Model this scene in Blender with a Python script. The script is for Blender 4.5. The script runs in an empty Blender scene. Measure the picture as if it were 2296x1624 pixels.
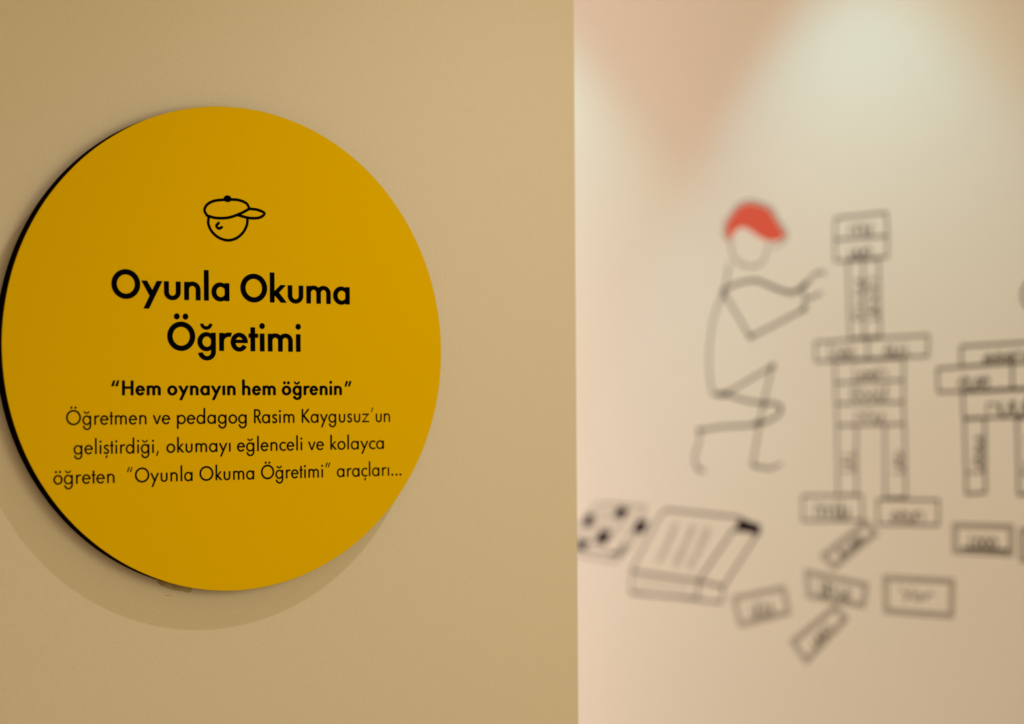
import bpy, bmesh, math, random
from mathutils import Vector, Matrix

S = bpy.context.scene
C = S.collection
random.seed(4)

# ---------------------------------------------------------------- camera
# frame of 2296 x 1624; world: near wall runs along +X (facing -Y), mural wall stands at x = XF (facing -X)
F_PX, CX, CY, ROLL = 4570.0, 1148.0, 920.7, 0.0065
PHI = math.atan(6792 / F_PX)                 # angle between the view direction and the near wall
CAM = Vector((0, 0, 1.5))
FW = Vector((math.cos(PHI), math.sin(PHI), 0))
RT = Vector((math.sin(PHI), -math.cos(PHI), 0))
UP = Vector((0, 0, 1))
YF = 2.30            # plane of the sign's face
T_SIGN = 0.0225      # sign thickness
YW = YF + T_SIGN     # near wall surface
XF = 3.40            # mural wall surface
H_CEIL = 3.40

cd = bpy.data.cameras.new('camera'); cam = bpy.data.objects.new('camera', cd); C.objects.link(cam)
c_, s_ = math.cos(ROLL), math.sin(ROLL)
ax = RT * c_ - UP * s_; ay = RT * s_ + UP * c_; az = -FW
m = Matrix((ax, ay, az)).transposed().to_4x4(); m.translation = CAM
cam.matrix_world = m
cd.sensor_fit = 'HORIZONTAL'; cd.sensor_width = 36.0
cd.lens = F_PX / 2296 * 36.0
cd.shift_y = (CY - 812) / 2296
cd.clip_start = 0.05
cd.dof.use_dof = True
cd.dof.focus_distance = 2.55
cd.dof.aperture_fstop = 2.45
S.camera = cam

S.view_settings.view_transform = 'Standard'
S.view_settings.look = 'None'
S.view_settings.gamma = 1.0
S.view_settings.use_curve_mapping = False
S.view_settings.exposure = 0.0

# ---------------------------------------------------------------- light
w = bpy.data.worlds.new('room_glow'); S.world = w; w.use_nodes = True
bg = w.node_tree.nodes['Background']
bg.inputs[0].default_value = (1.0, 0.883, 0.652, 1); bg.inputs[1].default_value = 1.421     # warm glow of the rest of the room

def lamp(name, kind, loc, energy, col, target=None, **kw):
    d = bpy.data.lights.new(name, kind); d.energy = energy; d.color = col
    for k, v in kw.items(): setattr(d, k, v)
    o = bpy.data.objects.new(name, d); C.objects.link(o); o.location = loc
    if target is not None:
        o.rotation_euler = (Vector(target) - Vector(loc)).to_track_quat('-Z', 'Y').to_euler()
    return o

# ceiling spotlight that throws the sign's hard shadow down to the left
lamp('ceiling_spotlight', 'SPOT', (2.17, 1.36, 3.34), 79.9, (0.805, 0.848, 1.0), (1.05, 2.32, 0.6),
     spot_size=math.radians(46), spot_blend=1.0, shadow_soft_size=0.02)
# wall washers in front of the mural wall: one cool pair in view, one hidden behind the near wall
lamp('ceiling_spotlight', 'SPOT', (2.80, 3.60, 3.34), 26.0, (0.0, 0.575, 1.0), (2.95, 3.60, 0),
     spot_size=math.radians(70), spot_blend=0.3, shadow_soft_size=0.05)
lamp('ceiling_spotlight', 'SPOT', (2.80, 3.50, 3.34), 44.9, (0.626, 1.0, 0.957), (3.15, 3.50, 0),
     spot_size=math.radians(74), spot_blend=0.8, shadow_soft_size=0.05)
lamp('ceiling_spotlight', 'SPOT', (2.80, 5.20, 3.34), 37.7, (0.174, 0.907, 1.0), (2.95, 5.20, 0),
     spot_size=math.radians(90), spot_blend=0.4, shadow_soft_size=0.05)
# light of the room behind the near wall, and of the room to the right of the camera
lamp('back_room_light', 'AREA', (2.9, 6.4, 1.4), 52.4, (0.909, 0.858, 1.0), (2.9, 3.0, 1.4),
     shape='RECTANGLE', size=0.8, size_y=2.4)
lamp('front_room_light', 'AREA', (2.7, -0.9, 2.0), 22.0, (0.909, 1.0, 0.68), (1.5, 2.3, 1.2),
     shape='RECTANGLE', size=1.2, size_y=1.6)

# ---------------------------------------------------------------- helpers
def ray(u, v):
    x = (u - CX) / F_PX; y = -(v - CY) / F_PX
    return FW + RT * (c_ * x + s_ * y) + UP * (-s_ * x + c_ * y)
def on_sign(u, v):                    # measured point of the photo -> (x, z) on the sign's face
    r = ray(u, v); t = YF / r.y; return (r.x * t, CAM.z + r.z * t)
def on_mural(u, v):                   # measured point of the photo -> (y, z) on the mural wall
    r = ray(u, v); t = XF / r.x; return (r.y * t, CAM.z + r.z * t)

def mat(name, col, rough=0.6, noise=0.0, scale=200.0, bump=0.0, spec=0.3):
    mt = bpy.data.materials.new(name); mt.use_nodes = True
    nt = mt.node_tree; b = nt.nodes['Principled BSDF']
    b.inputs['Roughness'].default_value = rough
    b.inputs['Specular IOR Level'].default_value = spec
    tc = nt.nodes.new('ShaderNodeTexCoord')
    nz = nt.nodes.new('ShaderNodeTexNoise'); nz.inputs['Scale'].default_value = scale; nz.inputs['Detail'].default_value = 6
    nt.links.new(tc.outputs['Object'], nz.inputs['Vector'])
    mp = nt.nodes.new('ShaderNodeMapRange')
    mp.inputs['From Min'].default_value = 0.3; mp.inputs['From Max'].default_value = 0.7
    mp.inputs['To Min'].default_value = 1 - noise; mp.inputs['To Max'].default_value = 1 + noise
    nt.links.new(nz.outputs['Fac'], mp.inputs['Value'])
    mx = nt.nodes.new('ShaderNodeVectorMath'); mx.operation = 'SCALE'
    mx.inputs[0].default_value = col[:3]
    nt.links.new(mp.outputs['Result'], mx.inputs['Scale'])
    nt.links.new(mx.outputs['Vector'], b.inputs['Base Color'])
    if bump > 0:
        bp = nt.nodes.new('ShaderNodeBump'); bp.inputs['Strength'].default_value = bump; bp.inputs['Distance'].default_value = 0.0006
        nt.links.new(nz.outputs['Fac'], bp.inputs['Height']); nt.links.new(bp.outputs['Normal'], b.inputs['Normal'])
    return mt

M_NEAR = mat('near_wall_paint', (0.72, 0.565, 0.37), 0.85, 0.025, 260, 0.25, 0.15)
M_FAR = mat('mural_wall_paint', (0.82, 0.70, 0.575), 0.85, 0.012, 120, 0.1, 0.15)
M_BLOCKER = mat('light_blocker_paint', (0.30, 0.24, 0.17), 0.85, 0.02, 120, 0.1, 0.15)
M_CEIL = mat('ceiling_paint', (0.72, 0.68, 0.60), 0.9, 0.01, 60)
M_FLOOR = mat('floor_vinyl', (0.50, 0.40, 0.30), 0.5, 0.05, 14)
M_YEL = mat('yellow_print', (0.77, 0.425, 0.0003), 0.6, 0.02, 420, 0.0, 0.0)
M_BLACK = mat('black_board_edge', (0.006, 0.0012, 0.002), 0.8, 0.1, 120, 0, 0.0)
M_INK = mat('black_lettering', (0.0016, 0.0013, 0.002), 0.8, 0.05, 120, 0, 0.0)
M_LINE = mat('mural_ink', (0.022, 0.010, 0.013), 0.8, 0.05, 60, 0, 0.02)
M_GREY = mat('mural_pencil_grey', (0.30, 0.25, 0.20), 0.7, 0.05, 60, 0, 0.1)
M_RED = mat('mural_red', (0.76, 0.085, 0.035), 0.65, 0.03, 60, 0, 0.15)
M_GLUE = mat('glue_mark', (0.47, 0.33, 0.12), 0.5, 0.2, 150, 0, 0.3)

def link(name, me, parent=None, material=None):
    o = bpy.data.objects.new(name, me); C.objects.link(o)
    if material is not None and me is not None: me.materials.append(material)
    if parent is not None:
        o.parent = parent
        o.matrix_parent_inverse = Matrix.Translation(parent.location).inverted() if parent.parent is None else Matrix.Identity(4)
    return o
def tag(o, label=None, cat=None, group=None, kind=None):
    for k, v in (('label', label), ('category', cat), ('group', group), ('kind', kind)):
        if v: o[k] = v
    return o
def box(name, lo, hi, material, bevel=0.0):
    bm = bmesh.new(); bmesh.ops.create_cube(bm, size=1)
    for v in bm.verts:
        v.co = Vector([lo[i] + (v.co[i] + 0.5) * (hi[i] - lo[i]) for i in range(3)])
    if bevel: bmesh.ops.bevel(bm, geom=bm.edges[:], offset=bevel, segments=3, affect='EDGES')
    me = bpy.data.meshes.new(name); bm.to_mesh(me); bm.free()
    o = link(name, me, None, material); o['kind'] = 'structure'
    return o

class Flat:
    """collects flat outlines in a plane and builds them as one thin raised film"""
    def __init__(self): self.v = []; self.f = []; self.b = []
    def poly(self, pts):
        a = sum(pts[i][0] * pts[(i + 1) % len(pts)][1] - pts[(i + 1) % len(pts)][0] * pts[i][1] for i in range(len(pts)))
        if a < 0: pts = pts[::-1]
        n = len(self.v); self.v += [tuple(p) for p in pts]; self.f.append(list(range(n, n + len(pts))))
    def strip(self, A, B, closed=False):
        n = len(A)
        for i in range(n if closed else n - 1):
            j = (i + 1) % n
            self.poly([A[i], A[j], B[j], B[i]])
    def bar(self, p, q, wd):
        dx, dy = q[0] - p[0], q[1] - p[1]; L = math.hypot(dx, dy) or 1; nx, ny = -dy / L * wd / 2, dx / L * wd / 2
        self.poly([(p[0] + nx, p[1] + ny), (q[0] + nx, q[1] + ny), (q[0] - nx, q[1] - ny), (p[0] - nx, p[1] - ny)])
    def rect(self, x0, y0, x1, y1): self.poly([(x0, y0), (x1, y0), (x1, y1), (x0, y1)])
    def disc(self, cx, cy, rx, ry=None, n=28):
        ry = ry or rx
        self.poly([(cx + rx * math.cos(2 * math.pi * i / n), cy + ry * math.sin(2 * math.pi * i / n)) for i in range(n)])
    def arc(self, oc, orad, ic, irad, a0=0, a1=360, n=None):
        n = n or max(6, int(abs(a1 - a0) / 6)); A = []; B = []
        for i in range(n + 1):
            t = math.radians(a0 + (a1 - a0) * i / n)
            A.append((oc[0] + orad[0] * math.cos(t), oc[1] + orad[1] * math.sin(t)))
            B.append((ic[0] + irad[0] * math.cos(t), ic[1] + irad[1] * math.sin(t)))
        self.strip(A, B)
    def line(self, pts, wd, smooth=True, closed=False, cap=True, w_end=None):
        P = [Vector(p) for p in pts]
        if smooth and len(P) > 2:
            Q = []; n = len(P)
            for i in range(n if closed else n - 1):
                p0 = P[(i - 1) % n] if (closed or i > 0) else P[0] * 2 - P[1]
                p1 = P[i]; p2 = P[(i + 1) % n]
                p3 = P[(i + 2) % n] if (closed or i + 2 < n) else P[-1] * 2 - P[-2]
                for k in range(8):
                    t = k / 8
                    Q.append(0.5 * ((2 * p1) + (p2 - p0) * t + (2 * p0 - 5 * p1 + 4 * p2 - p3) * t * t + (3 * p1 - p0 - 3 * p2 + p3) * t ** 3))
            if not closed: Q.append(P[-1])
            P = Q
        n = len(P)
        if smooth:
            A = []; B = []
            for i in range(n):
                d = (P[(i + 1) % n] - P[i - 1]) if closed else (P[min(i + 1, n - 1)] - P[max(i - 1, 0)])
                d = d.normalized() if d.length > 1e-9 else Vector((1, 0)); nn = Vector((-d.y, d.x))
                ww = wd if w_end is None else wd + (w_end - wd) * i / (n - 1)
                A.append(tuple(P[i] + nn * ww / 2)); B.append(tuple(P[i] - nn * ww / 2))
            self.strip(A, B, closed)
        else:
            for i in range(n if closed else n - 1): self.bar(P[i], P[(i + 1) % n], wd)
            if n > 2 or closed:
                for i in range(n):
                    if closed or 0 < i < n - 1: self.disc(P[i].x, P[i].y, wd / 2, n=10)
        if cap and not closed:
            self.disc(P[0].x, P[0].y, wd / 2, n=12); self.disc(P[-1].x, P[-1].y, (w_end or wd) / 2, n=12)
    def build(self, name, to3d, depth3d, material, parent=None):
        V = [to3d(p) for p in self.v]; n = len(V)
        V2 = [v + depth3d for v in V]
        faces = []
        for f in self.f:
            faces.append(f[:])                                   # front
            faces.append([i + n for i in reversed(f)])           # back
            for a, b in zip(f, f[1:] + f[:1]): faces.append([b, a, a + n, b + n])
        me = bpy.data.meshes.new(name); me.from_pydata([tuple(v) for v in V + V2], [], faces); me.update()
        return link(name, me, parent, material)

# ---------------------------------------------------------------- setting
X_END = on_sign(1293, 812)[0] * 1.0
r_ = ray(1293, 812); X_END = r_.x * YW / r_.y
Y_END = 6.6
box('wall_left', (-0.6, YW, 0), (X_END, YW + 0.14, H_CEIL), M_NEAR, 0.0015)
box('wall_right', (XF, -2.6, 0), (XF + 0.14, Y_END + 0.14, H_CEIL), M_FAR)
box('wall_back', (-2.6, Y_END, 0), (XF, Y_END + 0.14, H_CEIL), M_FAR)
box('wall_light_blocker', (-0.74, -2.6, 0), (-0.6, YW + 0.14, H_CEIL), M_BLOCKER)  # unseen dark wall, added to hold back room glow and darken the left
box('floor', (-2.6, -2.6, -0.1), (XF + 0.14, Y_END + 0.14, 0), M_FLOOR)
box('ceiling', (-2.6, -2.6, H_CEIL), (XF + 0.14, Y_END + 0.14, H_CEIL + 0.1), M_CEIL)

# ---------------------------------------------------------------- round sign
SC = Vector((1.1334, YW, 1.5791)); R_SIGN = 0.3012
sign = bpy.data.objects.new('round_sign', None); C.objects.link(sign); sign.location = SC
tag(sign, 'large round yellow wall sign with black edge and black lettering', 'sign')

def cyl(name, r, y0, y1, material, n=256, wob=0.0, bev=0.0):
    rings = [(r - bev, y0), (r, y0 + bev), (r, y1)] if bev else [(r, y0), (r, y1)]
    V = []; Fc = []
    rr = [1 + wob * (math.sin(7 * a + 1) + 0.6 * math.sin(23 * a) + 0.5 * random.uniform(-1, 1)) for a in [2 * math.pi * i / n for i in range(n)]]
    for (q, y) in rings:
        for i in range(n):
            a = 2 * math.pi * i / n
            V.append((SC.x + q * rr[i] * math.cos(a), y, SC.z + q * rr[i] * math.sin(a)))
    k = len(rings)
    for j in range(k - 1):
        for i in range(n):
            i2 = (i + 1) % n
            Fc.append([j * n + i, j * n + i2, (j + 1) * n + i2, (j + 1) * n + i])
    Fc.append(list(range(n))[::-1]); Fc.append([(k - 1) * n + i for i in range(n)])
    me = bpy.data.meshes.new(name); me.from_pydata(V, [], Fc); me.update()
    bm = bmesh.new(); bm.from_mesh(me); bmesh.ops.recalc_face_normals(bm, faces=bm.faces[:]); bm.to_mesh(me); bm.free()
    return link(name, me, sign, material)
cyl('edge_band', R_SIGN - 0.0004, YF + 0.0008, YW, M_BLACK)
cyl('sign_face', R_SIGN, YF, YF + 0.0008, M_YEL, wob=0.00022, bev=0.0002)
sign.children[0]['label'] = 'black edge of the board'

TO_SIGN = lambda p: Vector((p[0], YF - 0.00025, p[1]))
D_SIGN = Vector((0, 0.0003, 0))

# ---- geometric sans glyphs, unit = height of the letter l
def style(kind):
    if kind == 'head': return dict(b=1, w=.167, wh=.137, xh=.59, cap=.92, ov=.016, ow=.182, oh=.165)
    if kind == 'bold': return dict(b=1, w=.182, wh=.142, xh=.60, cap=.92, ov=.016, ow=.19, oh=.16)
    return dict(b=0, w=.100, wh=.088, xh=.565, cap=.905, ov=.016, ow=.104, oh=.098)
WID = {1: dict(O=.985, y=.726, u=.583, n=.577, l=.168, a=.645, k=.628, m=.93, g=.654, r=.41, e=.624, t=.35, H=.75, h=.577, o=.68),
       0: dict(O=.95, g=.563, r=.305, e=.545, t=.25, m=.77, n=.475, v=.54, p=.565, d=.562, a=.56, o=.575, R=.50, s=.36, K=.60, u=.455, y=.575, z=.54, k=.46, c=.475, l=.10)}
ALIAS = {'Ö': 'O', 'ö': 'o', 'ğ': 'g', 'ı': 'l', 'i': 'l', 'ş': 's', 'ç': 'c'}
# side bearings (left, right)
def bear(ch, b):
    st = .0625 if b else .088; rd = .036 if b else .022
    T = {'O': (.045, .045), 'o': (rd, rd), 'y': (-.005, -.005), 'v': (.0, .0), 'u': (st, st), 'n': (st, st), 'l': (st, st), 'a': (rd, st), 'g': (rd, st),
         'd': (rd, st), 'p': (st, rd), 'k': (st, -.02), 'm': (st, st), 'r': (st, -.035 if b else .02), 'e': (rd, .03), 't': (.0, .0), 'H': (.07, .07),
         'h': (st, st), 'R': (.09, .0), 's': (.035, .03), 'K': (.09, -.01), 'z': (.02, .02), 'c': (rd, -.01)}
    return T.get(ALIAS.get(ch, ch), (.03, .03))

def glyph(fl, ch, st):
    """draws ch into fl (origin at left edge, baseline 0); returns its width"""
    b, w, wh, xh, cap, ov, ow, oh = (st[k] for k in ('b', 'w', 'wh', 'xh', 'cap', 'ov', 'ow', 'oh'))
    base = ALIAS.get(ch, ch)
    if base == 'l':
        W = w
        fl.rect(0, 0, w, 1.0 if ch == 'l' else xh)
        if ch == 'i': fl.disc(w / 2, .845 if b else .775, .098 if b else .068)
        return W
    W = WID[b].get(base, .5)
    def ring(cx, cy, rx, ry, a=ow, h=oh): fl.arc((cx, cy), (rx, ry), (cx, cy), (rx - a, ry - h), 0, 360, 60)
    def bowl():                                    # bowl of a, g, d (stem at right)
        orx = (W - (.02 if b else .012)) / 2
        irx = (.165 if b else orx - w * .93); icx = (.335 if b else orx + .003)
        if st['w'] > .175: irx = .15; icx = .335
        fl.arc((orx, xh / 2), (orx, xh / 2 + ov), (icx, xh / 2), (irx, xh / 2 + ov - wh), 0, 360, 60)
    def half_top(cx, irx, w2=None):
        iry = irx if b else irx * 1.0
        iry = min(iry, .17); orx = irx + w; ory = iry + wh; cy = xh + ov - ory
        fl.arc((cx, cy), (orx, ory), (cx, cy), (irx, iry), 0, 180, 30)
        return cy
    if base == 'O': ring(W / 2, cap / 2, W / 2, cap / 2 + ov)
    elif base == 'o': ring(W / 2, xh / 2, W / 2, xh / 2 + ov, w * 1.03, wh * 1.02)
    elif base == 'a': bowl(); fl.rect(W - w, 0, W, xh)
    elif base == 'd': bowl(); fl.rect(W - w, 0, W, 1.0)
    elif base == 'p':
        orx = (W - .012) / 2
        fl.arc((W - orx, xh / 2), (orx, xh / 2 + ov), (W - orx - .003, xh / 2), (orx - w * .93, xh / 2 + ov - wh), 0, 360, 60)
        fl.rect(0, -.30, w, xh)
    elif base == 'g':
        bowl(); x0 = .02; cy = -.04
        fl.rect(W - w, cy, W, xh)
        ocx = (x0 + W) / 2; orx = (W - x0) / 2; icx = (x0 + w * 1.0 + W - w) / 2; irx = (W - w - x0 - w * 1.0) / 2
        bot = -.32
        fl.arc((ocx, cy), (orx, -bot + cy), (icx, cy), (irx, -bot + cy - wh), 187 if b else 184, 360, 40)
        if ch == 'ğ':
            bx = W / 2 - .01
            if b: fl.arc((bx, .885), (.215, .195), (bx, .885), (.105, .085), 180, 360, 30)
            else: fl.arc((bx, .835), (.19, .155), (bx, .835), (.115, .08), 180, 360, 30)
    elif base == 'u':
        irx = W / 2 - w; iry = min(irx, .17); cy = -ov + iry + wh
        fl.arc((W / 2, cy), (W / 2, iry + wh), (W / 2, cy), (irx, iry), 180, 360, 30)
        fl.rect(0, cy, w, xh); fl.rect(W - w, cy, W, xh)
    elif base in 'nh':
        fl.rect(0, 0, w, 1.0 if base == 'h' else xh)
        irx = W / 2 - w; cy = half_top(W / 2, irx); fl.rect(W - w, 0, W, cy)
    elif base == 'm':
        g = (W - 3 * w) / 2; fl.rect(0, 0, w, xh)
        for k in (0, 1):
            cx = w + g / 2 + k * (g + w); cy = half_top(cx, g / 2); fl.rect(cx + g / 2, 0, cx + g / 2 + w, cy)
    elif base == 'r':
        fl.rect(0, 0, w, xh)
        cx = W - (.05 if b else .045); irx = cx - w; iry = .15 if b else .15; cy = xh + ov - iry - wh
        fl.arc((cx, cy), (irx + w, iry + wh), (cx, cy), (irx, iry), 74 if b else 70, 180, 24)
    elif base == 'e':
        ry = xh / 2 + ov; a = w * 1.03
        yb = .268 if b else .262; th = .105 if b else .082
        s0 = math.degrees(math.asin((yb - xh / 2) / ry))
        fl.arc((W / 2, xh / 2), (W / 2, ry), (W / 2, xh / 2), (W / 2 - a, ry - wh), s0, 331 if b else 325, 56)
        fl.rect(a * .6, yb, W - a * .3, yb + th)
    elif base == 'c':
        rx = .29; ry = xh / 2 + ov
        fl.arc((rx, xh / 2), (rx, ry), (rx, xh / 2), (rx - w * 1.03, ry - wh), 49, 311, 44)
        if ch == 'ç': fl.bar((.335, -.10), (.245, -.27), .085)
    elif base == 's':
        P = [(.325, .475), (.275, .515), (.19, .535), (.095, .50), (.065, .425), (.10, .355), (.19, .30), (.28, .235), (.31, .155), (.275, .07), (.18, .032), (.09, .055), (.035, .125)]
        fl.line(P, w * .95, cap=False)
        if ch == 'ş': fl.bar((.235, -.09), (.145, -.26), .085)
    elif base == 't':
        x0 = .07 if b else .075; top = .797
        fl.rect(x0, 0, x0 + w, top); t1 = xh - .005; fl.rect(0, t1 - (.132 if b else .078), W, t1)
    elif base == 'k':
        fl.rect(0, 0, w, 1.0)
        if b:
            fl.poly([(w, .376), (.40, xh), (.60, xh), (.335, .335), (w * .9, .19)])
            fl.poly([(w, .38), (.335, .335), (.628, 0), (.41, 0), (w, .25)])
        else:
            fl.poly([(w, .33), (.30, xh), (.42, xh), (.185, .31), (w, .22)])
            fl.poly([(w, .34), (.185, .31), (W, 0), (.335, 0), (w, .235)])
    elif base == 'K':
        fl.rect(0, 0, w, cap)
        fl.poly([(w, .50), (.43, cap), (.57, cap), (.195, .49), (w, .38)])
        fl.poly([(w, .52), (.195, .49), (W + .01, 0), (W - .135, 0), (w, .41)])
    elif base == 'R':
        fl.rect(0, 0, w, cap); y1 = cap - .0; y0 = .40; r = (y1 - y0) / 2; cx = W - .05 - r
        fl.rect(w, y1 - .088, cx, y1); fl.rect(w, y0, cx, y0 + .088)
        fl.arc((cx, (y0 + y1) / 2), (r, r), (cx, (y0 + y1) / 2), (r - w, r - .088), -90, 90, 24)
        fl.poly([(.17, y0 + .02), (.285, y0 + .02), (W + .01, 0), (W - .115, 0)])
    elif base == 'H':
        fl.rect(0, 0, w, cap); fl.rect(W - w, 0, W, cap); fl.rect(w, .41, W - w, .55)
    elif base == 'y':
        hw = .192 if b else .108; bx = .067; d = -.31
        fl.poly([(bx, d), (bx + hw, d), (W, xh), (W - hw, xh)])
        f = lambda y: bx + (W - hw - bx) * (y - d) / (xh - d)
        yj = .10 if b else .06; fl.poly([(0, xh), (hw, xh), (f(yj) + hw * .8, yj + (.10 if b else .06)), (f(yj) + .005, yj)])
    elif base == 'v':
        hw = .108; fl.poly([(0, xh), (hw, xh), (W / 2 + hw * .42, 0), (W / 2 - hw * .42, 0)]); fl.poly([(W, xh), (W - hw, xh), (W / 2 - hw * .42, 0), (W / 2 + hw * .42, 0)])
    elif base == 'z':
        fl.rect(.03, xh - .085, W - .02, xh); fl.rect(0, 0, W, .085); fl.poly([(0, .0), (.13, .06), (W - .02, xh), (W - .15, xh - .06)])
    elif base == ',': fl.poly([(.11, .13), (.205, .13), (.085, -.19), (.0, -.19)]); W = .205
    elif base in '“”’':
        hw, lean, y1, y0, sep = (.165, .10, .93, .56, .255) if b else (.085, .105, .975, .66, .195)
        for k in range(1 if base == '’' else 2):
            x = k * sep; t_, b_ = (.72, 1.0) if base == '“' else (1.0, .72)
            fl.poly([(x + lean + hw * (1 - t_), y1), (x + lean + hw, y1), (x + hw * b_, y0), (x, y0)])
        W = lean + hw + (0 if base == '’' else sep)
    elif base == '…':
        for k in range(3): fl.disc(.07 + k * .265, .062, .068)
        W = .67
    if ch in 'Öö':
        big = ch == 'Ö'
        hgt = (1.105 if b else 1.06) if big else (.80 if b else .755)
        sep = (.307 if b else .265) if big else (.285 if b else .25)
        for sgn in (-1, 1): fl.disc(W / 2 + sgn * sep / 2, hgt, .098 if b else .069)
    return W

def word(fl, text, x0, x1, zbase, size, st):
    """word stretched between measured edges x0 and x1 (metres on the sign)"""
    tmp = []; x = 0
    for i, ch in enumerate(text):
        g = Flat(); W = glyph(g, ch, st)
        if i: x += bear(text[i - 1], st['b'])[1] + bear(ch, st['b'])[0]
        tmp.append((g, x, i)); x += W
    target = (x1 - x0) / size; extra = (target - x)
    # spread most of the difference over the gaps, the rest over the letters
    n = max(1, len(text) - 1); gap = max(-.03, min(.03, extra / n)) if len(text) > 1 else 0
    sx = (target) / (x + gap * n)
    for g, gx, i in tmp:
        off = len(fl.v)
        fl.v += [(x0 + (gx + gap * i + p[0]) * size * sx, zbase + p[1] * size) for p in g.v]
        fl.f += [[k + off for k in f] for f in g.f]

def px_word(fl, text, u0, u1, bl, size, st):
    (ua, va), (ub, vb) = bl
    base = lambda u: va + (vb - va) * (u - ua) / (ub - ua)
    x0, z0 = on_sign(u0, base(u0)); x1, z1 = on_sign(u1, base(u1))
    word(fl, text, x0, x1, (z0 + z1) / 2, size, st)

PXM = F_PX / (YF / ray(500, 900).y)     # pixels per metre at u = 500
LINES = [
 ('title_line', 'head', 67.9, ((417.6, 672.9), (779.7, 682.9)), [('Oyunla', 250.0, 514.3), ('Okuma', 539.3, 784.1)]),
 ('title_line', 'head', 67.9, ((496.9, 786.9), (668.6, 789.1)), [('Öğretimi', 375.3, 673.8)]),
 ('quote_line', 'bold', 34.95, ((286.2, 886.6), (762.4, 886.0)), [('“', 249.1, 267.6), ('Hem', 273.8, 360.3), ('oynayın', 375.2, 528.1), ('hem', 543.1, 618.1), ('öğrenin', 631.9, 766.4), ('”', 772.8, 788.4)]),
 ('text_line', 'text', 35.1, ((213.8, 952.8), (872.8, 946.4)), [('Öğretmen', 148.3, 328.4), ('ve', 342.8, 381.6), ('pedagog', 396.9, 553.1), ('Rasim', 569.8, 660.0), ('Kaygusuz', 676.7, 827.9), ('’', 831.9, 837.1), ('un', 842.6, 874.5)]),
 ('text_line', 'text', 34.6, ((216.9, 1018.4), (858.1, 1006.7)), [('geliştirdiği', 165.2, 344.8), (',', 350.0, 356.2), ('okumayı', 373.3, 516.9), ('eğlenceli', 531.6, 677.4), ('ve', 690.9, 726.2), ('kolayca', 740.9, 860.7)]),
 ('text_line', 'text', 35.0, ((173.3, 1085.5), (870.7, 1067.1)), [('öğreten', 119.8, 256.9), ('“', 284.5, 297.4), ('Oyunla', 302.6, 431.6), ('Okuma', 447.4, 569.8), ('Öğretimi', 585.3, 724.0), ('”', 729.3, 740.9), ('araçları', 755.5, 872.4), ('…', 877.4, 900.2)]),
]
LAB = ['large bold heading, upper line', 'large bold heading, lower line', 'small bold line in quotation marks',
       'thin body text, top line', 'thin body text, middle line', 'thin body text, bottom line']
for (nm, kind, size, bl, words), lab in zip(LINES, LAB):
    fl = Flat()
    for t, u0, u1 in words: px_word(fl, t, u0, u1, bl, size / PXM, style(kind))
    fl.build(nm, TO_SIGN, D_SIGN, M_INK, sign)['label'] = lab

# plain line emblem of a capped head above the heading
def em(pts): return [on_sign(430 + x / 11.6, 420 + y / 11.6) for x, y in pts]
fl = Flat(); ew = 5.7 / PXM
fl.line(em([(400, 740), (330, 600), (400, 450), (600, 350), (900, 325), (1200, 330), (1420, 420), (1500, 560)]), ew)
fl.line(em([(400, 740), (640, 800), (950, 790), (1250, 690), (1500, 560)]), ew)
fl.line(em([(1500, 560), (1720, 590), (1890, 680), (1760, 790), (1500, 800), (1200, 725)]), ew)
x, z = em([(930, 300)])[0]; fl.disc(x, z, 9.5 / PXM, 7.5 / PXM)
fl.line(em([(440, 780), (430, 950), (520, 1150), (700, 1310), (930, 1380), (1150, 1330), (1330, 1180), (1430, 990), (1450, 820)]), ew)
fl.line(em([(700, 930), (640, 1000), (700, 1075), (780, 1040)]), ew)
fl.build('emblem', TO_SIGN, D_SIGN, M_INK, sign)['label'] = 'black line emblem of a capped head'

# glue squeezed out under the lower edge
fl = Flat()
def on_wall(u, v):
    r = ray(u, v); t = YW / r.y; return (r.x * t, CAM.z + r.z * t)
P = [(350, 1304), (360, 1313), (375, 1319), (390, 1324), (408, 1326), (424, 1330), (430, 1326), (428, 1316), (400, 1308), (370, 1300)]
fl.poly([on_wall(*p) for p in P])
fl.build('glue_smear', lambda p: Vector((p[0], YW - 0.0004, p[1])), Vector((0, 0.0004, 0)), M_GLUE, sign)['label'] = 'brownish glue smear under the edge'

fl = Flat(); fl.line([on_wall(*p) for p in ((371, 1336), (376, 1335), (382, 1336.5))], 1.3 / PXM)
fl.build('scuff', lambda p: Vector((p[0], YW - 0.0002, p[1])), Vector((0, 0.0002, 0)), M_GLUE, bpy.data.objects['wall_left'])

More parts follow.
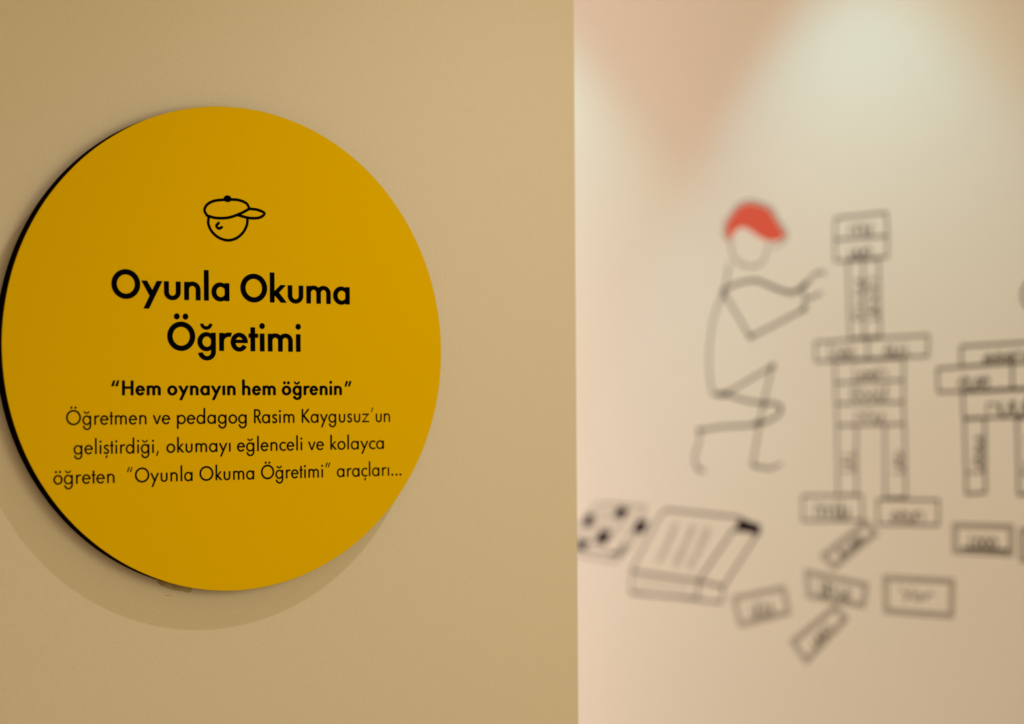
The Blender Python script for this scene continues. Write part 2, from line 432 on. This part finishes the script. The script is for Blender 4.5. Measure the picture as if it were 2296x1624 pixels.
# ---------------------------------------------------------------- mural drawings on the far wall
TO_MUR = lambda p: Vector((XF - 0.0006, p[0], p[1]))
D_MUR = Vector((0.0006, 0, 0))
MM = 1 / 915.0                        # one photo pixel at the mural, in metres
def build_m(fl, name, material, parent):
    # the film's plane is (y, z); mirror winding so the front faces the room
    fl.f = [f[::-1] for f in fl.f]
    return fl.build(name, TO_MUR, D_MUR, material, parent)
def mm(pts): return [on_mural(*p) for p in pts]
def thing(name, label, cat, u, v, group=None):
    y, z = on_mural(u, v); e = bpy.data.objects.new(name, None); C.objects.link(e); e.location = (XF, y, z)
    return tag(e, label, cat, group)
def quad(pts, wd=5.2, jit=0.0):
    fl = Flat(); P = [(x + random.uniform(-jit, jit), y + random.uniform(-jit, jit)) for x, y in pts]
    fl.line(mm(P), wd * MM, smooth=False, closed=True); return fl
def scribble(pts, n, wd=3.6, size=0.45, vertical=False, low=0.0):
    """short handwritten word across the block: n letters"""
    fl = Flat(); a, b, c, d = [Vector(p) for p in pts]
    if vertical: a, b, c, d = d, a, b, c
    def P(s, t): return (a * (1 - s) + b * s) * (1 - t) + (d * (1 - s) + c * s) * t
    s0 = 0.5 - min(.29, .058 * n + .04); s1 = 1 - s0
    for k in range(n):
        u0 = s0 + (s1 - s0) * k / n; u1 = s0 + (s1 - s0) * (k + .8) / n; lo = .86; hi = lo - size * random.choice([.8, 1.0, 1.4 if k % 3 == 0 else .9])
        kind = random.choice(['u', 'n', 'o', 'l', 'e'])
        um = (u0 + u1) / 2
        if kind == 'u': q = [(u0, hi), (u0, lo), (um, lo + .04), (u1, hi), (u1, lo)]
        elif kind == 'n': q = [(u0, lo), (u0, hi), (um, hi - .02), (u1, hi + .1), (u1, lo)]
        elif kind == 'o': q = [(um, hi), (u0, (hi + lo) / 2), (um, lo), (u1, (hi + lo) / 2), (um, hi)]
        elif kind == 'l': q = [(um, hi - .12), (um, lo), (u1, lo - .03)]
        else: q = [(u0, (hi + lo) / 2), (u1, (hi + lo) / 2 - .03), (um, hi), (u0, (hi + lo) / 2 + .1), (um, lo), (u1, lo - .05)]
        fl.line(mm([tuple(P(s, t)) for s, t in q]), wd * MM)
    return fl
def block(parent, pts, n, vertical=False, wd=5.2, letter=3.6, size=.45):
    o = build_m(quad(pts, wd), 'block', M_LINE, parent)
    l = build_m(scribble(pts, n, letter, size, vertical), 'lettering', M_LINE, o)
    l.matrix_parent_inverse = o.matrix_world.inverted()
    return o

# kneeling figure with a plain head and red cap
fig = thing('figure_drawing', 'black line drawing of a kneeling stick figure with red cap reaching toward a tower', 'wall drawing', 1650, 1050)
W5 = 5.4 * MM
fl = Flat()
fl.poly(mm([(1636, 541), (1627, 522), (1629, 502), (1642, 482), (1656, 464), (1672, 457), (1690, 456), (1712, 463), (1728, 472), (1737, 490), (1748, 508), (1760, 524), (1757, 534),
            (1738, 541), (1722, 540), (1704, 532), (1690, 522), (1676, 512), (1664, 509), (1652, 514), (1643, 526)]))
cap_o = build_m(fl, 'cap', M_RED, fig); cap_o['label'] = 'solid red cap'
fl = Flat()
fl.line(mm([(1634, 543), (1623, 522), (1626, 499), (1640, 478), (1655, 459), (1672, 452), (1690, 451), (1713, 458), (1732, 468), (1742, 488), (1753, 506), (1765, 524), (1759, 540)]), 3.0 * MM)
o = build_m(fl, 'cap_outline', M_LINE, fig)
fl = Flat()
fl.line(mm([(1640, 543), (1641, 565), (1652, 585), (1675, 597), (1700, 595), (1714, 580), (1720, 560), (1724, 547)]), 3.6 * MM)
fl.line(mm([(1736, 556), (1752, 546), (1762, 538)]), 2.6 * MM)
build_m(fl, 'head_outline', M_LINE, fig)
fl = Flat(); fl.line(mm([(1635, 592), (1630, 625), (1623, 656), (1608, 690), (1597, 728), (1591, 777), (1590, 815), (1592, 850), (1598, 883)]), 5.2 * MM)
build_m(fl, 'back_line', M_LINE, fig)
fl = Flat()
fl.line(mm([(1624, 654), (1633, 645), (1660, 634), (1695, 629), (1722, 639), (1746, 649), (1771, 656), (1791, 651), (1808, 637)]), 6.0 * MM, w_end=8.8 * MM)
fl.line(mm([(1808, 637), (1825, 617), (1840, 610), (1849, 614)]), 5.0 * MM)
build_m(fl, 'arm', M_LINE, fig)
fl = Flat()
fl.line(mm([(1623, 656), (1648, 698), (1672, 740), (1683, 756)]), 5.6 * MM, smooth=False)
fl.line(mm([(1683, 756), (1746, 724), (1798, 696), (1806, 685)]), 5.8 * MM, smooth=False)
fl.line(mm([(1800, 655), (1808, 669), (1824, 665), (1841, 656)]), 5.0 * MM); fl.line(mm([(1806, 685), (1803, 676), (1808, 669)]), 4.0 * MM)
build_m(fl, 'arm', M_LINE, fig)
fl = Flat()
fl.line(mm([(1598, 883), (1626, 884), (1731, 822), (1712, 905), (1687, 1044)]), 5.4 * MM, smooth=False)
fl.line(mm([(1687, 1044), (1706, 1048), (1729, 1050), (1752, 1040)]), 7.0 * MM, w_end=4.5 * MM)
build_m(fl, 'leg', M_LINE, fig)
fl = Flat()
fl.line(mm([(1600, 883), (1630, 886), (1672, 898), (1712, 904), (1736, 905), (1751, 914), (1744, 932), (1697, 952), (1623, 957), (1569, 965)]), 6.2 * MM)
fl.line(mm([(1569, 965), (1569, 985), (1559, 1019), (1559, 1040), (1567, 1053), (1578, 1056)]), 4.8 * MM, w_end=7.5 * MM)
build_m(fl, 'leg', M_LINE, fig)

for (a, b, wd) in (((1622, 650), (1621, 664), 9), ((1612, 885), (1632, 883), 9.5), ((1680, 754), (1686, 755), 8.5), ((1728, 824), (1734, 820), 9), ((1708, 905), (1716, 906), 8),
                   ((1749, 912), (1750, 919), 8), ((1692, 951), (1706, 945), 8), ((1566, 966), (1572, 965), 8.5), ((1797, 644), (1808, 636), 8.5), ((1800, 694), (1806, 691), 8.5)):
    fl = Flat(); fl.line(mm([a, b]), wd * 1.3 * MM, smooth=False); build_m(fl, 'ink_joint', M_LINE, fig)

# tower of word blocks
tow = thing('block_tower_drawing', 'tall line drawing of stacked word blocks on two legs, beside the red-capped figure', 'wall drawing', 1955, 1175)
A = [([(1873, 489), (1988, 477), (1990, 529), (1872, 538)], 3, 0), ([(1872, 538), (1990, 529), (1990, 576), (1873, 586)], 3, 0),
     ([(1901, 586), (1935, 583), (1938, 757), (1906, 760)], 4, 1), ([(1935, 583), (1970, 580), (1974, 754), (1938, 757)], 4, 1),
     ([(1828, 768), (1945, 760), (1946, 804), (1829, 811)], 4, 0), ([(1945, 760), (2082, 752), (2080, 799), (1946, 804)], 3, 0),
     ([(1872, 811), (2026, 804), (2026, 853), (1873, 859)], 4, 0), ([(1873, 859), (2026, 853), (2026, 902), (1875, 906)], 4, 0),
     ([(1875, 906), (2026, 902), (2027, 951), (1877, 954)], 3, 0),
     ([(1877, 954), (1920, 953), (1921, 1110), (1879, 1111)], 2, 1), ([(1984, 952), (2028, 951), (2031, 1116), (1985, 1117)], 2, 1),
     ([(1800, 1112), (1932, 1111), (1934, 1167), (1800, 1168)], 5, 0), ([(1968, 1120), (2104, 1122), (2104, 1178), (1968, 1176)], 4, 0)]
for p, n, v in A: block(tow, p, n, bool(v), 4.6, 2.9)
tow2 = thing('block_tower_drawing', 'lower line drawing of stacked word blocks cut off at the right edge', 'wall drawing', 2230, 1105)
B = [([(2155, 777), (2400, 762), (2400, 806), (2155, 822)], 6, 0), ([(2102, 827), (2270, 815), (2270, 872), (2104, 880)], 3, 0), ([(2270, 815), (2440, 805), (2440, 864), (2270, 872)], 4, 0),
     ([(2158, 880), (2420, 868), (2420, 932), (2161, 938)], 5, 0), ([(2162, 940), (2208, 938), (2210, 1105), (2167, 1108)], 4, 1), ([(2280, 938), (2326, 936), (2328, 1106), (2284, 1110)], 4, 1)]
for p, n, v in B: block(tow2, p, n, bool(v), 5.2, 3.6)

# loose word blocks
LOOSE = [([(1942, 1172), (1963, 1196), (1871, 1272), (1846, 1247)], 4, 0, 'tilted word block drawing touching the left foot of the tall tower'),
         ([(1809, 1283), (1942, 1312), (1935, 1358), (1814, 1336)], 4, 0, 'word block drawing slanting down to the right, between two tilted blocks'),
         ([(1872, 1362), (1896, 1388), (1808, 1482), (1778, 1440)], 3, 0, 'steeply tilted word block drawing, lowest one on the wall'),
         ([(1985, 1296), (2135, 1304), (2133, 1381), (1987, 1370)], 3, 0, 'wide rectangular word block drawing standing alone at lower right'),
         ([(2141, 1178), (2267, 1182), (2267, 1243), (2141, 1236)], 4, 0, 'dark-lettered word block drawing below the legs of the lower tower'),
         ([(1646, 1342), (1756, 1319), (1768, 1374), (1661, 1401)], 3, 0, 'word block drawing at the lower right corner of the open box'),
         ([(2291, 1190), (2425, 1195), (2425, 1262), (2291, 1255)], 4, 0, 'word block drawing of which only the left side shows at the right edge')]
for pts, n, v, lab in LOOSE:
    cx = sum(p[0] for p in pts) / 4; cy = sum(p[1] for p in pts) / 4
    t = thing('block_drawing', lab, 'wall drawing', cx, cy, 'loose word blocks drawn on the wall')
    if abs(pts[1][1] - pts[0][1]) > 22 and pts[0][0] > pts[3][0] + 60:      # the diagonal ones are written along their length
        wpts = [pts[3], pts[0], pts[1], pts[2]]
    else: wpts = pts
    q = Flat(); gx = sum(p[0] for p in pts) / 4; gy = sum(p[1] for p in pts) / 4        # drawn with a double contour
    for grow in (3.6, -3.6):
        P = []
        for i in range(4):
            a_, b_, c_2 = Vector(pts[i - 1]), Vector(pts[i]), Vector(pts[(i + 1) % 4])
            P.append(tuple(b_ + ((b_ - a_).normalized() + (b_ - c_2).normalized()) * grow))
        q.line(mm(P), 2.9 * MM, smooth=False, closed=True)
    build_m(q, 'outline', M_LINE, t)
    if pts[0][0] == 1985:
        q = Flat(); q.line(mm([(2020, 1319), (2035, 1337)]), 3 * MM, smooth=False); q.line(mm([(2047, 1320), (2038, 1336), (2028, 1348)]), 3 * MM)
        q.line(mm([(2063, 1334), (2055, 1332), (2050, 1340), (2055, 1346), (2062, 1343), (2064, 1333), (2065, 1346)]), 3 * MM)
        q.line(mm([(2075, 1333), (2076, 1346)]), 3 * MM, smooth=False); q.line(mm([(2076, 1340), (2084, 1332), (2094, 1333)]), 3 * MM)
        build_m(q, 'lettering', M_LINE, t)
    else: build_m(scribble(wpts, n, 3.6), 'lettering', M_LINE, t)
    if pts[0][0] == 2141:
        f2 = Flat(); f2.line(mm([(2160, 1228), (2262, 1234)]), 4.5 * MM); build_m(f2, 'underline', M_LINE, t)

# box drawn in perspective with written lines
bk = thing('box_drawing', 'line drawing of a slanted box with faint writing and a black corner', 'wall drawing', 1560, 1345)
fl = Flat()
fl.line(mm([(1493, 1143), (1654, 1160), (1692, 1178)]), 5.6 * MM, smooth=False)
fl.line(mm([(1493, 1143), (1478, 1160), (1417, 1278), (1415, 1328), (1564, 1345), (1618, 1352)]), 4.8 * MM, smooth=False)
fl.line(mm([(1417, 1281), (1566, 1303), (1622, 1316)]), 6.2 * MM, smooth=False)
fl.line(mm([(1646, 1186), (1566, 1303), (1564, 1345)]), 5.8 * MM, smooth=False)
fl.line(mm([(1699, 1196), (1622, 1316), (1618, 1352)]), 5.2 * MM, smooth=False)
fl.line(mm([(1415, 1330), (1564, 1343)]), 6.0 * MM, smooth=False)
build_m(fl, 'outline', M_LINE, bk)
fl = Flat(); fl.poly(mm([(1658, 1164), (1704, 1176), (1704, 1202), (1678, 1194), (1646, 1191)]))
build_m(fl, 'black_corner', M_LINE, bk)['label'] = 'solid black corner'
for (a, b) in (((1518, 1172), (1478, 1262)), ((1556, 1178), (1514, 1270)), ((1590, 1182), (1545, 1276))):
    fl = Flat(); a = Vector(a); b = Vector(b); n = 16
    P = []
    for i in range(n + 1):
        q = a.lerp(b, i / n) + Vector((7, 3)) * (1 if i % 2 else -1) * random.uniform(.5, 1.1); P.append(tuple(q))
    fl.line(mm(P), 1.7 * MM); build_m(fl, 'written_line', M_LINE, bk)
fl = Flat()
for i in range(9):
    x = 1432 + i * 13; fl.line(mm([(x, 1293 + i * 2), (x + 4, 1316 + i * 1.4)]), 1.4 * MM, smooth=False)
build_m(fl, 'side_lettering', M_LINE, bk)

# checkered board
ch = thing('checkered_board_drawing', 'line drawing of a slanted checkered board with black squares beside the wall edge', 'wall drawing', 1350, 1240)
fl = Flat()
a, b, c, d = (1338, 1128), (1449, 1136), (1385, 1244), (1262, 1226)
fl.line(mm([a, b, c, d]), 3.0 * MM, smooth=False, closed=True)
P2 = lambda s, t: (a[0] + (b[0] - a[0]) * s + (d[0] - a[0]) * t, a[1] + (b[1] - a[1]) * s + (d[1] - a[1]) * t)
for k in (1, 2, 3):
    fl.line(mm([P2(k / 4, 0), P2(k / 4, 1)]), 1.8 * MM, smooth=False); fl.line(mm([P2(0, k / 4), P2(1, k / 4)]), 1.8 * MM, smooth=False)
fl.line(mm([(1270, 1240), (1380, 1260), (1412, 1226), (1449, 1160)]), 3.4 * MM, smooth=False)
build_m(fl, 'outline', M_LINE, ch)
for (x, y, sx, sy) in ((1320, 1168, .7, 1.0), (1391, 1150, 1, .85), (1437, 1182, 1, 1), (1352, 1205, 1, 1.1), (1304, 1222, 1, .7)):
    fl = Flat(); fl.poly(mm([(x - 6 * sx, y - 15 * sy), (x + 18 * sx, y - 12 * sy), (x + 6 * sx, y + 15 * sy), (x - 18 * sx, y + 12 * sy)]))
    build_m(fl, 'black_square', M_LINE, ch)
fl = Flat(); fl.poly(mm([(1366, 1236), (1384, 1238), (1401, 1220), (1404, 1226), (1388, 1245), (1370, 1246)]))
build_m(fl, 'black_square', M_LINE, ch)

# the rim of one more drawing that enters at the right edge
cu = thing('round_drawing', 'curved outline of another drawing just entering at the right edge', 'wall drawing', 2330, 700)
fl = Flat(); fl.line(mm([(2330 - 38 * math.cos(t), 662 - 38 * math.sin(t)) for t in [i * math.pi / 8 for i in range(16)]]), 5.5 * MM, closed=True)
build_m(fl, 'outline', M_LINE, cu)
